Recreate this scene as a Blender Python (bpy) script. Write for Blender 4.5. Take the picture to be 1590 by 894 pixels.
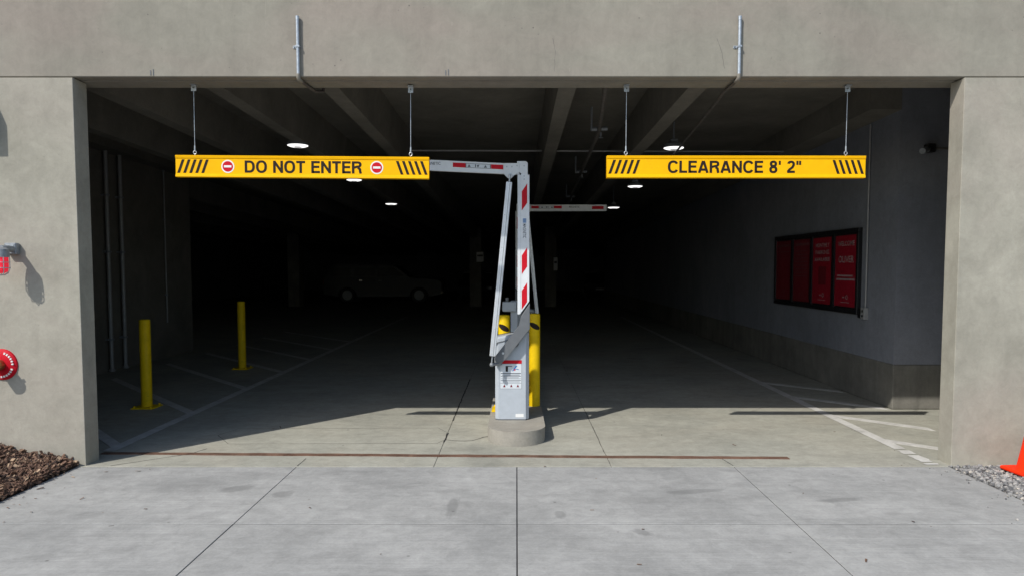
import bpy, bmesh, math, random
from mathutils import Vector, Matrix
random.seed(7)
R = math.radians
S = bpy.context.scene
for o in list(bpy.data.objects): bpy.data.objects.remove(o)
COL = S.collection

# ------------------------------------------------------------------ camera
cd = bpy.data.cameras.new('camera'); cam = bpy.data.objects.new('camera', cd); COL.objects.link(cam)
cam.location = (0, 0, 1.68); cam.rotation_euler = (R(90 - 3.3), 0, 0)
cd.sensor_width = 36; cd.lens = 36 * 1100 / 1590
cd.shift_x = -7 / 1590; cd.shift_y = 31.4 / 1590
cd.clip_start = 0.05; cd.clip_end = 2000
S.camera = cam

# ------------------------------------------------------------------ sky, sun, exposure
SUN_DIR = Vector((0.68, 0.76, -1.0)).normalized()          # the way the light travels
to_sun = -SUN_DIR
W = bpy.data.worlds.new('World'); S.world = W; W.use_nodes = True
nt = W.node_tree; nt.nodes.clear()
sky = nt.nodes.new('ShaderNodeTexSky'); sky.sky_type = 'NISHITA'; sky.sun_disc = False
sky.sun_elevation = math.asin(to_sun.z); sky.sun_rotation = math.atan2(to_sun.x, to_sun.y)
bgn = nt.nodes.new('ShaderNodeBackground'); bgn.inputs[1].default_value = 0.15
wo = nt.nodes.new('ShaderNodeOutputWorld')
nt.links.new(sky.outputs[0], bgn.inputs[0]); nt.links.new(bgn.outputs[0], wo.inputs[0])
sl = bpy.data.lights.new('sun', 'SUN'); sl.energy = 3.6; sl.angle = R(0.53); sl.color = (1.0, 0.955, 0.89)
so = bpy.data.objects.new('sun', sl); COL.objects.link(so)
so.rotation_euler = SUN_DIR.to_track_quat('-Z', 'Y').to_euler(); so.location = (-8, -9, 14)
S.view_settings.view_transform = 'Standard'; S.view_settings.look = 'None'
S.view_settings.exposure = 0.2; S.view_settings.gamma = 1.0; S.view_settings.use_curve_mapping = False

# ------------------------------------------------------------------ materials
def newmat(name):
    m = bpy.data.materials.new(name); m.use_nodes = True
    return m, m.node_tree, m.node_tree.nodes['Principled BSDF']
def N(nt, t, **kw):
    n = nt.nodes.new(t)
    for k, v in kw.items(): setattr(n, k, v)
    return n
def noise(nt, vec, scale, detail=6, rough=.6, dist=0.0):
    n = N(nt, 'ShaderNodeTexNoise'); n.inputs['Scale'].default_value = scale
    n.inputs['Detail'].default_value = detail; n.inputs['Roughness'].default_value = rough
    n.inputs['Distortion'].default_value = dist
    nt.links.new(vec, n.inputs['Vector']); return n.outputs['Fac']
def ramp(nt, fac, stops):
    r = N(nt, 'ShaderNodeValToRGB'); e = r.color_ramp.elements
    while len(e) < len(stops): e.new(0.5)
    for i, (p, c) in enumerate(stops):
        e[i].position = p; e[i].color = (c, c, c, 1) if isinstance(c, (int, float)) else (*c, 1)
    nt.links.new(fac, r.inputs[0]); return r.outputs[0]
def mix(nt, fac, a, b, mode='MIX'):
    n = N(nt, 'ShaderNodeMix', data_type='RGBA', blend_type=mode)
    for s, v in ((n.inputs[0], fac), (n.inputs[6], a), (n.inputs[7], b)):
        if isinstance(v, (int, float)): s.default_value = v
        elif isinstance(v, tuple): s.default_value = (*v, 1)
        else: nt.links.new(v, s)
    return n.outputs[2]
def mapped(nt, scale=(1, 1, 1), loc=(0, 0, 0)):
    g = N(nt, 'ShaderNodeNewGeometry'); mp = N(nt, 'ShaderNodeMapping')
    mp.inputs['Scale'].default_value = scale; mp.inputs['Location'].default_value = loc
    nt.links.new(g.outputs['Position'], mp.inputs[0]); return mp.outputs[0]
def bump(nt, b, h, strength, dist=.01):
    n = N(nt, 'ShaderNodeBump'); n.inputs['Strength'].default_value = strength; n.inputs['Distance'].default_value = dist
    nt.links.new(h, n.inputs['Height']); nt.links.new(n.outputs[0], b.inputs['Normal'])

def concrete(name, dark, light, warm=None, broom=None, holes=0.0, streak=0.0, rough=.88, bumpk=.35, blotch=1.1, stains=0.0, grain=.3, spots=()):
    m, nt, b = newmat(name)
    p = mapped(nt)
    c = mix(nt, ramp(nt, noise(nt, p, blotch, 7, .62, .4), [(.32, 0), (.68, 1)]), dark, light)
    if warm: c = mix(nt, ramp(nt, noise(nt, mapped(nt, (.5, .5, .9), (3, 9, 4)), .9, 4, .5, 1.2), [(.45, 0), (.72, .8)]), c, warm)
    fine = noise(nt, p, 55, 5, .7)
    c = mix(nt, grain, c, ramp(nt, fine, [(.3, .38), (.7, .62)]), 'OVERLAY')
    c = mix(nt, .5 if stains else .35, c, ramp(nt, noise(nt, p, 9, 8, .75, .6), [(.35, .38), (.65, .60)]), 'OVERLAY')
    h = fine
    if broom:
        br = noise(nt, mapped(nt, broom), 1.0, 3, .6)
        c = mix(nt, .28, c, ramp(nt, br, [(.3, .36), (.7, .62)]), 'OVERLAY'); h = br
    if streak:
        st = noise(nt, mapped(nt, (2.4, 2.4, .22)), 1.5, 6, .7, .3)
        c = mix(nt, streak, c, ramp(nt, st, [(.30, .28), (.55, .5), (.75, .64)]), 'OVERLAY')
    if stains:
        v = N(nt, 'ShaderNodeTexVoronoi'); v.inputs['Scale'].default_value = .62
        v.inputs['Randomness'].default_value = 1
        nw = N(nt, 'ShaderNodeTexNoise'); nw.inputs['Scale'].default_value = 2.4; nt.links.new(p, nw.inputs['Vector'])
        ad = N(nt, 'ShaderNodeVectorMath', operation='MULTIPLY_ADD'); ad.inputs[1].default_value = (.5, .5, .5)
        nt.links.new(nw.outputs['Color'], ad.inputs[0]); nt.links.new(p, ad.inputs[2]); nt.links.new(ad.outputs[0], v.inputs['Vector'])
        c = mix(nt, ramp(nt, v.outputs['Distance'], [(.06, stains), (.12, 0)]), c, tuple(k * .55 for k in dark))
        sp = N(nt, 'ShaderNodeTexVoronoi'); sp.inputs['Scale'].default_value = 3.1; nt.links.new(p, sp.inputs['Vector'])
        c = mix(nt, ramp(nt, sp.outputs['Distance'], [(.018, .7), (.045, 0)]), c, (.09, .085, .08))
        sm = noise(nt, mapped(nt, (.8, 1.7, 1), (5, 2, 0)), 2.2, 8, .72, .5)
        c = mix(nt, .42, c, ramp(nt, sm, [(.34, .34), (.5, .5), (.7, .60)]), 'OVERLAY')
    for (sx, sy, rx, ry, an) in spots:          # single oil and water marks
        mp = N(nt, 'ShaderNodeMapping', vector_type='TEXTURE'); mp.inputs['Location'].default_value = (sx, sy, 0)
        mp.inputs['Rotation'].default_value = (0, 0, an); mp.inputs['Scale'].default_value = (rx, ry, 9)
        nt.links.new(p, mp.inputs[0])
        wn = N(nt, 'ShaderNodeTexNoise'); wn.inputs['Scale'].default_value = 1.7; nt.links.new(mp.outputs[0], wn.inputs['Vector'])
        ma = N(nt, 'ShaderNodeVectorMath', operation='MULTIPLY_ADD'); ma.inputs[1].default_value = (.9, .9, 0)
        nt.links.new(wn.outputs['Color'], ma.inputs[0]); nt.links.new(mp.outputs[0], ma.inputs[2])
        sb = N(nt, 'ShaderNodeVectorMath', operation='SUBTRACT'); sb.inputs[1].default_value = (.45, .45, 0); nt.links.new(ma.outputs[0], sb.inputs[0])
        ln = N(nt, 'ShaderNodeVectorMath', operation='LENGTH'); nt.links.new(sb.outputs[0], ln.inputs[0])
        c = mix(nt, ramp(nt, ln.outputs['Value'], [(.55, .42), (1.0, 0)]), c, tuple(k * .5 for k in dark))
    if holes:
        v = N(nt, 'ShaderNodeTexVoronoi'); v.inputs['Scale'].default_value = 13; nt.links.new(p, v.inputs['Vector'])
        gate = ramp(nt, noise(nt, p, 2.2, 4), [(.52, 0), (.62, 1)])
        dot = mix(nt, 1.0, ramp(nt, v.outputs['Distance'], [(.05, 1), (.10, 0)]), gate, 'MULTIPLY')
        c = mix(nt, mix(nt, 1.0, dot, (holes,) * 3, 'MULTIPLY'), c, (.07, .065, .06))
    nt.links.new(c, b.inputs['Base Color']); b.inputs['Roughness'].default_value = rough
    b.inputs['Specular IOR Level'].default_value = .25
    bump(nt, b, h, bumpk, .006)
    return m
def paint(name, col, rough=.45, metal=0.0, wear=.12, scale=14, spec=.5, scuff=0):
    m, nt, b = newmat(name); p = mapped(nt)
    n1 = noise(nt, p, scale, 6, .7, .3)
    c = mix(nt, ramp(nt, n1, [(.35, 0), (.75, 1)]), col, tuple(k * (1 - wear * 2.2) for k in col))
    if scuff:
        sc = mix(nt, 1.0, ramp(nt, noise(nt, mapped(nt, (14, 14, 60)), 1.0, 5, .7, .4), [(.60, 0), (.66, 1)]), ramp(nt, noise(nt, mapped(nt, (2, 2, 3), (4, 1, 7)), 1.3, 3), [(.5, 0), (.6, 1)]), 'MULTIPLY')
        c = mix(nt, mix(nt, 1.0, sc, (scuff,) * 3, 'MULTIPLY'), c, (.07, .05, .03))
    nt.links.new(c, b.inputs['Base Color']); b.inputs['Metallic'].default_value = metal
    nt.links.new(ramp(nt, noise(nt, p, scale * 2.2, 4), [(.3, rough * .8), (.7, min(1, rough * 1.3))]), b.inputs['Roughness'])
    b.inputs['Specular IOR Level'].default_value = spec
    return m
def emit(name, col, k):
    m, nt, b = newmat(name); b.inputs['Base Color'].default_value = (*col, 1)
    b.inputs['Emission Color'].default_value = (*col, 1); b.inputs['Emission Strength'].default_value = k
    return m

M = {}
M['drive'] = concrete('driveway_concrete', (.272, .274, .264), (.37, .37, .355), broom=(.6, 95, 1), stains=.55, bumpk=.25, blotch=1.25, spots=((.80, 4.42, .085, .05, -.9), (-1.74, 5.18, .10, .085, .3), (-2.12, 5.32, .16, .09, .5), (.3, 4.75, .05, .09, 0), (2.35, 5.05, .22, .05, .2), (-.45, 4.9, .05, .24, 0), (1.35, 5.25, .3, .06, .2)))
M['gfloor'] = concrete('garage_floor_concrete', (.29, .288, .245), (.385, .378, .318), warm=(.36, .335, .272), stains=.3, bumpk=.12, rough=.8, blotch=.9)
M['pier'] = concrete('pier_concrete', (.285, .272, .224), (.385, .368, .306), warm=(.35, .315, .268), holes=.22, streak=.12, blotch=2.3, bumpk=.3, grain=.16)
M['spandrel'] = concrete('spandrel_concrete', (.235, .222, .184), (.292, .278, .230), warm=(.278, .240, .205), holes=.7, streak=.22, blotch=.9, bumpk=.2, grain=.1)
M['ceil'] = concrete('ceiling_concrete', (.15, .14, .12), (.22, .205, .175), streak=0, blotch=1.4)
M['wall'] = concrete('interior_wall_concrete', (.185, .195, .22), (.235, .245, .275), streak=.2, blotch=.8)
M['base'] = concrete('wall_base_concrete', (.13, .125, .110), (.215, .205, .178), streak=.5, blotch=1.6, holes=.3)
M['island'] = concrete('island_concrete', (.25, .235, .205), (.35, .335, .29), warm=(.30, .26, .20), holes=.3, blotch=3)
M['cavity'] = concrete('joint_sealant', (.03, .03, .03), (.055, .052, .05), bumpk=.1)
M['sealgrey'] = concrete('grey_sealant', (.10, .097, .085), (.16, .155, .135), bumpk=.1)
M['asphalt'] = concrete('asphalt', (.13, .13, .128), (.19, .188, .18), bumpk=.5)
M['soil'] = concrete('dark_soil', (.025, .018, .013), (.055, .04, .03), bumpk=.8, blotch=6)
M['gravelbase'] = concrete('gravel_fines', (.10, .095, .09), (.17, .165, .155), bumpk=.8, blotch=8)
M['line'] = concrete('road_paint', (.44, .43, .40), (.62, .61, .575), bumpk=.1, blotch=5, rough=.7)
M['rust'] = concrete('rusted_steel', (.085, .045, .03), (.20, .115, .08), warm=(.13, .085, .06), blotch=7, bumpk=.6)
M['yellow'] = paint('yellow_sign_vinyl', (.90, .47, .004), .6, wear=.05, spec=.08, scale=5, scuff=.18)
M['bollard'] = paint('yellow_bollard_paint', (.80, .54, .006), .5, wear=.10, scale=9, spec=.15, scuff=.8)

M['black'] = paint('black_vinyl', (.022, .016, .013), .6, wear=.05, spec=.15)
M['red'] = paint('red_vinyl', (.55, .008, .02), .5, wear=.06, spec=.15)
M['white'] = paint('white_vinyl', (.78, .78, .76), .4, wear=.04)
M['boom'] = paint('white_powder_coat', (.70, .73, .75), .38, wear=.05)
M['alu'] = paint('anodised_aluminium', (.62, .65, .68), .33, metal=.45, wear=.08)
M['cab'] = paint('grey_cabinet_paint', (.42, .46, .50), .4, wear=.05)
M['armgrey'] = paint('dark_grey_paint', (.13, .14, .15), .45, wear=.1)
M['galv'] = paint('galvanised_steel', (.50, .54, .57), .38, metal=.6, wear=.2, scale=40)
M['darkpipe'] = paint('dull_pipe', (.16, .145, .13), .6, metal=.2, wear=.2)
M['palepipe'] = paint('pale_pipe', (.36, .36, .36), .5, metal=.2, wear=.1)
M['brass'] = paint('brass', (.42, .32, .13), .35, metal=.9, wear=.2)
M['grey'] = paint('cast_grey', (.27, .29, .31), .45, metal=.3, wear=.15, scale=50)
M['blue'] = paint('blue_print', (.02, .16, .42), .4)
M['print'] = paint('grey_print', (.12, .13, .15), .5)
M['labelbg'] = paint('label_stock', (.60, .64, .67), .45, wear=.03)
M['poster'] = paint('poster_red', (.30, .008, .022), .4, wear=.05)
M['posterd'] = paint('poster_dull_red', (.17, .010, .018), .45, wear=.05)
M['ptextd'] = paint('poster_darker_text', (.16, .06, .065), .5)  # darker text colour for the two farther posters
M['ptext'] = paint('poster_text', (.36, .27, .27), .5)
M['frame'] = paint('black_frame', (.012, .012, .014), .4)
M['cone'] = paint('orange_cone_vinyl', (.90, .035, .005), .5, wear=.06, spec=.15)
M['rubber'] = paint('rubber', (.018, .018, .018), .7)
M['cardim'] = paint('dimmed_pale_car_paint', (.12, .122, .125), .6, wear=.02)  # pale car; the dimness of the garage is put into this darker colour
M['card'] = paint('dark_car_paint', (.02, .022, .028), .2, wear=.02)
M['glass'] = paint('dark_glass', (.012, .014, .016), .08, wear=0)
M['chrome'] = paint('chrome', (.6, .6, .6), .15, metal=1, wear=.05)
M['lampred'] = emit('lit_red_glass', (.95, .02, .05), .35)
M['led'] = emit('led_diffuser', (1, .99, .97), 1.25)
M['ledcore'] = emit('led_centre', (.8, .8, .8), .35)

# ------------------------------------------------------------------ mesh helpers
class MB:
    def __init__(s): s.bm = bmesh.new()
    def box(s, x0, x1, y0, y1, z0, z1, bev=0.0, seg=1):
        r = bmesh.ops.create_cube(s.bm, size=1.0)
        for v in r['verts']:
            v.co = Vector(((x0 + x1) / 2 + v.co.x * (x1 - x0), (y0 + y1) / 2 + v.co.y * (y1 - y0), (z0 + z1) / 2 + v.co.z * (z1 - z0)))
        if bev:
            es = {e for v in r['verts'] for e in v.link_edges}
            bmesh.ops.bevel(s.bm, geom=list(es), offset=bev, segments=seg, affect='EDGES', profile=.5)
        return s
    def tube(s, a, b, r, r2=None, n=16, caps=True):
        a, b = Vector(a), Vector(b); d = b - a; r2 = r if r2 is None else r2
        q = d.to_track_quat('Z', 'Y').to_matrix().to_4x4(); q.translation = (a + b) / 2
        bmesh.ops.create_cone(s.bm, cap_ends=caps, segments=n, radius1=r, radius2=r2, depth=d.length, matrix=q); return s
    def path(s, pts, r, n=10):
        pts = [Vector(p) for p in pts]; rings = []
        for i, p in enumerate(pts):
            t = (pts[min(i + 1, len(pts) - 1)] - pts[max(i - 1, 0)]).normalized()
            u = t.cross(Vector((1, 0, 0))); u = (u if u.length > .2 else t.cross(Vector((0, 0, 1)))).normalized(); w = t.cross(u)
            rings.append([s.bm.verts.new(p + (u * math.cos(k * 2 * math.pi / n) + w * math.sin(k * 2 * math.pi / n)) * r) for k in range(n)])
        for A, B in zip(rings, rings[1:]):
            for k in range(n): s.bm.faces.new((A[k], A[(k + 1) % n], B[(k + 1) % n], B[k]))
        s.bm.faces.new(rings[0][::-1]); s.bm.faces.new(rings[-1]); return s
    def prism(s, pts, axis, a, b, bev=0.0):
        """polygon pts extruded along axis ('x','y','z') from a to b"""
        def mk(p, t): return {'x': (t, p[0], p[1]), 'y': (p[0], t, p[1]), 'z': (p[0], p[1], t)}[axis]
        A = [s.bm.verts.new(mk(p, a)) for p in pts]; B = [s.bm.verts.new(mk(p, b)) for p in pts]
        f = [s.bm.faces.new(A), s.bm.faces.new(B[::-1])]
        for i in range(len(pts)):
            j = (i + 1) % len(pts); f.append(s.bm.faces.new((A[j], A[i], B[i], B[j])))
        if bev:
            bmesh.ops.bevel(s.bm, geom=list({e for q in f for e in q.edges}), offset=bev, segments=2, affect='EDGES', profile=.5)
        return s
    def lathe(s, prof, n=24, axis='z', c=(0, 0, 0)):
        rings = []
        for r, h in prof:
            ring = []
            for k in range(n):
                a = 2 * math.pi * k / n; p = (r * math.cos(a), r * math.sin(a), h)
                if axis == 'y': p = (p[0], p[2], p[1])
                ring.append(s.bm.verts.new(Vector(c) + Vector(p)))
            rings.append(ring)
        for A, B in zip(rings, rings[1:]):
            for k in range(n): s.bm.faces.new((A[k], A[(k + 1) % n], B[(k + 1) % n], B[k]))
        s.bm.faces.new(rings[0]); s.bm.faces.new(rings[-1]); return s
    def torus(s, c, R_, r, axis='y', n=20, k=8):
        v = []
        for i in range(n):
            a = 2 * math.pi * i / n
            for j in range(k):
                b = 2 * math.pi * j / k; q = R_ + r * math.cos(b)
                p = (q * math.cos(a), r * math.sin(b), q * math.sin(a)) if axis == 'y' else (q * math.cos(a), q * math.sin(a), r * math.sin(b))
                v.append(s.bm.verts.new(Vector(c) + Vector(p)))
        for i in range(n):
            for j in range(k):
                s.bm.faces.new((v[i * k + j], v[((i + 1) % n) * k + j], v[((i + 1) % n) * k + (j + 1) % k], v[i * k + (j + 1) % k]))
        return s
    def build(s, name, mat, parent=None, smooth=False):
        bmesh.ops.recalc_face_normals(s.bm, faces=s.bm.faces[:])
        me = bpy.data.meshes.new(name); s.bm.to_mesh(me); s.bm.free()
        me.materials.append(M[mat])
        if smooth:
            me.polygons.foreach_set('use_smooth', [True] * len(me.polygons))
            me.set_sharp_from_angle(angle=R(38))
        o = bpy.data.objects.new(name, me); COL.objects.link(o); o.parent = parent
        return o
def tag(o, label=None, cat=None, group=None, kind=None):
    for k, v in (('label', label), ('category', cat), ('group', group), ('kind', kind)):
        if v: o[k] = v
    return o
def empty(name, loc, label=None, cat=None, group=None, rz=0, kind=None):
    o = bpy.data.objects.new(name, None); COL.objects.link(o); o.location = loc; o.rotation_euler = (0, 0, rz)
    o.empty_display_size = .1
    return tag(o, label, cat, group, kind)
def kids(o): return [c for c in bpy.data.objects if c.parent == o]
def copy_tree(o, parent=None):
    c = o.copy(); COL.objects.link(c); c.parent = parent
    for k in kids(o): copy_tree(k, c)
    return c
def clone(o, loc, parent=None):
    c = o.copy(); COL.objects.link(c); c.location = loc; c.parent = parent; return c
def text(name, body, mat, parent, x0, x1, z0, z1, y, bold=.012, extr=.0006, rot90=False, facing='-y'):
    """flat lettering fitted to a box, facing -Y (or -X when facing='-x', then x0..x1 runs along -Y)"""
    cu = bpy.data.curves.new(name, 'FONT'); cu.body = body; cu.size = 1; cu.offset = bold; cu.extrude = 0; cu.resolution_u = 4
    t = bpy.data.objects.new(name, cu); COL.objects.link(t)
    me = bpy.data.meshes.new_from_object(t.evaluated_get(bpy.context.evaluated_depsgraph_get()))
    bpy.data.objects.remove(t)
    xs = [v.co.x for v in me.vertices]; ys = [v.co.y for v in me.vertices]
    a, b, c, d = min(xs), max(xs), min(ys), max(ys)
    for v in me.vertices:
        u, w = (v.co.x - a) / (b - a), (v.co.y - c) / (d - c)
        if rot90: u, w = w, 1 - u                        # reads from top to bottom
        X, Z = x0 + u * (x1 - x0), z0 + w * (z1 - z0)
        v.co = (X, y, Z) if facing == '-y' else (y, X, Z)
    bm = bmesh.new(); bm.from_mesh(me); bmesh.ops.solidify(bm, geom=bm.faces[:], thickness=extr); bm.to_mesh(me); bm.free()
    me.materials.clear(); me.materials.append(M[mat])
    o = bpy.data.objects.new(name, me); COL.objects.link(o); o.parent = parent
    return o

def arcp(cx, cz, rx, rz, a0, a1, n=14, p=2.35):
    out = []
    for i in range(n + 1):
        a = R(a0 + (a1 - a0) * i / n); c, s = math.cos(a), math.sin(a)
        out.append((cx + rx * math.copysign(abs(c) ** (2 / p), c), cz + rz * math.copysign(abs(s) ** (2 / p), s)))
    return out
TH = .188; h_ = TH / 2
GLYPH = {   # bold grotesque capitals as stroke centre lines: advance width, strokes
 'D': (.74, [[(h_, 0), (h_, 1)], [(h_, 1 - h_), (.34, 1 - h_)] + arcp(.34, .5, .40 - h_ + .0, .5 - h_, 90, -90, 20) + [(h_, h_)]]),
 'O': (.80, [arcp(.40, .5, .40 - h_, .52 - h_, 0, 360, 36)]),
 'N': (.72, [[(h_, 0), (h_, 1)], [(.72 - h_, 0), (.72 - h_, 1)], [(h_, .93), (.72 - h_, .07)]]),
 'T': (.64, [[(0, 1 - h_), (.64, 1 - h_)], [(.32, 0), (.32, 1)]]),
 'E': (.63, [[(h_, 0), (h_, 1)], [(h_, 1 - h_), (.62, 1 - h_)], [(h_, .52), (.58, .52)], [(h_, h_), (.63, h_)]]),
 'R': (.72, [[(h_, 0), (h_, 1)], [(h_, 1 - h_), (.42, 1 - h_)] + arcp(.42, .735, .26 - h_ + .03, .265 - h_ + .0, 90, -90, 14) + [(h_, .47)], [(.44, .47), (.58, .36), (.61, .12), (.65, 0)]]),
 'C': (.76, [arcp(.40, .5, .40 - h_, .52 - h_, 32, 328, 30)]),
 'L': (.58, [[(h_, 0), (h_, 1)], [(h_, h_), (.58, h_)]]),
 'A': (.76, [[(.075, 0), (.36, .98)], [(.685, 0), (.40, .98)], [(.18, .27), (.58, .27)]]),
 '8': (.60, [arcp(.30, .745, .27 - h_, .27 - h_, 0, 360, 24), arcp(.30, .28, .30 - h_, .30 - h_, 0, 360, 24)]),
 '2': (.60, [arcp(.30, .71, .285 - h_, .30 - h_, 170, -20, 16) + [(.40, .46), (.20, .29), (.10, .14), (.09, h_)], [(.02, h_), (.59, h_)]]),
 "'": (.16, [[(.08, .66), (.08, 1)]]), '"': (.36, [[(.08, .66), (.08, 1)], [(.28, .66), (.28, 1)]]), ' ': (.28, [])}
def bold_text(name, body, mat, parent, x0, x1, z0, z1, y):
    tot = sum(GLYPH[c][0] + .085 for c in body) - .085; kx = (x1 - x0) / tot; kz = z1 - z0
    u = 0; lay = 0
    for c in body:
        w, strokes = GLYPH[c]; m = MB()
        for st in strokes:
            pts = [Vector(p) for p in st]; closed = (pts[0] - pts[-1]).length < 1e-4; L = []; lay += 1; yy = y - .0004 - .00018 * (lay % 3)
            if closed: pts = pts[:-1]
            n = len(pts)
            for i, p in enumerate(pts):
                a = pts[(i - 1) % n] if (closed or i) else p; b = pts[(i + 1) % n] if (closed or i < n - 1) else p
                d0 = (p - a).normalized() if (p - a).length > 1e-6 else (b - p).normalized()
                d1 = (b - p).normalized() if (b - p).length > 1e-6 else d0
                t = (d0 + d1).normalized(); nr = Vector((-t.y, t.x)); k = h_ / max(.5, nr.dot(Vector((-d1.y, d1.x)))) * (.82 if c in '"' + "'" else 1)
                L.append([m.bm.verts.new((x0 + (u + q.x) * kx, yy, z0 + q.y * kz)) for q in (p + nr * k, p - nr * k)])
            for i in range(n if closed else n - 1):
                A, B = L[i], L[(i + 1) % n]; m.bm.faces.new((A[0], A[1], B[1], B[0]))
        u += w + .085
        if strokes: m.build(name, mat, parent)

# ================================================================== THE SETTING
FY = 5.95            # front plane of the garage
HX = 3.66            # half width of the opening
g = MB(); g.box(-400, 400, -400, 400, -.5, -.075)
tag(g.build('ground', 'asphalt'), kind='structure')

# driveway: cast slabs with open joints
drv = empty('driveway', (0, 0, 0), kind='structure')
MB().box(-3.718, 3.658, -4.498, 5.905, -.074, -.0045).build('joint_bed', 'cavity', drv)
xs = [-3.72, -1.86, 0.005, 1.84, 3.66]
ys = [-4.5, -1.3, 1.65, 4.57, 5.90]
for i in range(4):
    for j in range(4):
        gx = .005 if i == 1 else .003
        m = MB(); m.box(xs[i] + .003, xs[i + 1] - gx, ys[j] + .006, ys[j + 1] - .006, -.019, random.uniform(-.001, .001), bev=.002)
        o = m.build('slab', 'drive', drv)
# garage floor: three bays of slab
gf = empty('garage_floor', (0, 0, 0), kind='structure')
MB().box(-16, 14, 5.906, 52, -.16, -.005).build('joint_bed', 'cavity', gf)
for a, b in ((-15.98, -.7015), (-.6985, .8025), (.8055, 13.98)):
    MB().box(a, b, 5.908, 51.9, -.02, 0, bev=.003).build('slab', 'gfloor', gf)
# sealant beads, saw cuts and the rusty steel edge
def bead(pts, w, name='saw_cut', z=.0012, mat='cavity', wob=.004):
    m = MB(); P = []
    for (a, b) in zip(pts, pts[1:]):
        n = max(2, int((Vector(b) - Vector(a)).length / .08))
        P += [Vector(a).lerp(Vector(b), i / n) for i in range(n)]
    P.append(Vector(pts[-1])); L = []; Q = []
    for i, p in enumerate(P):
        t = (P[min(i + 1, len(P) - 1)] - P[max(i - 1, 0)]).normalized(); nrm = Vector((-t.y, t.x))
        p = p + nrm * random.uniform(-wob, wob); h = w * random.uniform(.3, .6)
        L.append([m.bm.verts.new((*(p + nrm * h), z)), m.bm.verts.new((*(p - nrm * h), z))])
    for A, B in zip(L, L[1:]): m.bm.faces.new((A[0], A[1], B[1], B[0]))
    for f in m.bm.faces: f.normal_update()
    return m.build(name, mat, gf)
bead([(-.70, 7.12), (-.70, 6.74)], .022); bead([(-.70, 7.7), (-.70, 10.6)], .016, 'joint_sealant')
bead([(.80, 6.0), (.805, 8.5)], .007, 'joint_sealant', mat='sealgrey')
bead([(-3.0, 7.03), (-2.9, 7.33), (-.82, 7.35), (-.69, 7.12)], .006, mat='sealgrey')
bead([(-3.0, 7.03), (-2.75, 6.68), (-.76, 6.70), (-.69, 6.86)], .007, mat='sealgrey')
bead([(-.69, 6.86), (-.5, 6.78), (-.38, 6.86), (-.25, 7.02)], .012, wob=.02)
bead([(-3.45, 5.93), (-2.95, 6.32), (-2.88, 6.5)], .010)
bead([(-1.86, 5.93), (-1.86, 6.16)], .008); bead([(1.84, 5.93), (1.80, 6.24)], .008)
def strip(x0, y0, x1, y1, w, z, name, mat, n=60, rag=.006):
    m = MB(); L = []
    for i in range(n + 1):
        t = i / n; x = x0 + (x1 - x0) * t; y = y0 + (y1 - y0) * t; h = w / 2
        L.append([m.bm.verts.new((x, y + h + random.uniform(-rag, rag), z)), m.bm.verts.new((x, y - h + random.uniform(-rag, rag), z))])
    for A, B in zip(L, L[1:]): m.bm.faces.new((A[0], A[1], B[1], B[0]))
    r = bmesh.ops.extrude_face_region(m.bm, geom=m.bm.faces[:])
    for v in [q for q in r['geom'] if isinstance(q, bmesh.types.BMVert)]: v.co.z -= .012
    return m.build(name, mat, gf)
strip(-3.75, 6.33, 2.40, 6.165, .065, .007, 'steel_edge', 'rust')
# painted lines
def line(name, pts, z=.004):
    m = MB(); m.prism(pts, 'z', 0.0015, z); return m.build(name, 'line', gf)
def ragged(x0, x1, ya, yb, name):
    n = 420; m = MB(); L = []
    for i in range(n + 1):
        t = i / n; y = ya + (yb - ya) * t; k = .010 if y < 6.5 else .0035
        L.append([m.bm.verts.new((x0 + random.uniform(-k, k), y, .004)), m.bm.verts.new((x1 + random.uniform(-k, k), y, .004))])
    for i, (A, B) in enumerate(zip(L, L[1:])):
        if A[0].co.y > 6.45 or random.random() < .86: m.bm.faces.new((A[0], A[1], B[1], B[0]))
    return m.build(name, 'line', gf)
ragged(-3.79, -3.68, 6.42, 24, 'lane_line'); ragged(3.50, 3.61, 5.96, 24, 'lane_line')
hs = None
def hatch(x0, y0, L, right):
    w = .055
    if right: pts = [(x0, y0 + w * 1.4), (x0, y0 - w * 1.4), (x0 + L, y0 - L * .93 - w * 1.4), (x0 + L, y0 - L * .93 + w * 1.4)]
    else:     pts = [(x0, y0 + w * 1.4), (x0 - L, y0 + L * 1.08 + w * 1.4), (x0 - L, y0 + L * 1.08 - w * 1.4), (x0, y0 - w * 1.4)]
    line('hatch_stripe', pts, .0042)
for y, L in ((6.62, 1.0), (8.15, 2.3), (9.8, 2.3), (11.35, 2.3), (12.9, 2.3), (14.45, 2.3), (16.0, 2.3)): hatch(-3.795, y, L, False)
for y, L in ((6.78, .42), (7.93, .70), (9.1, .78), (10.25, .78)): hatch(3.615, y, L, True)

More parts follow.
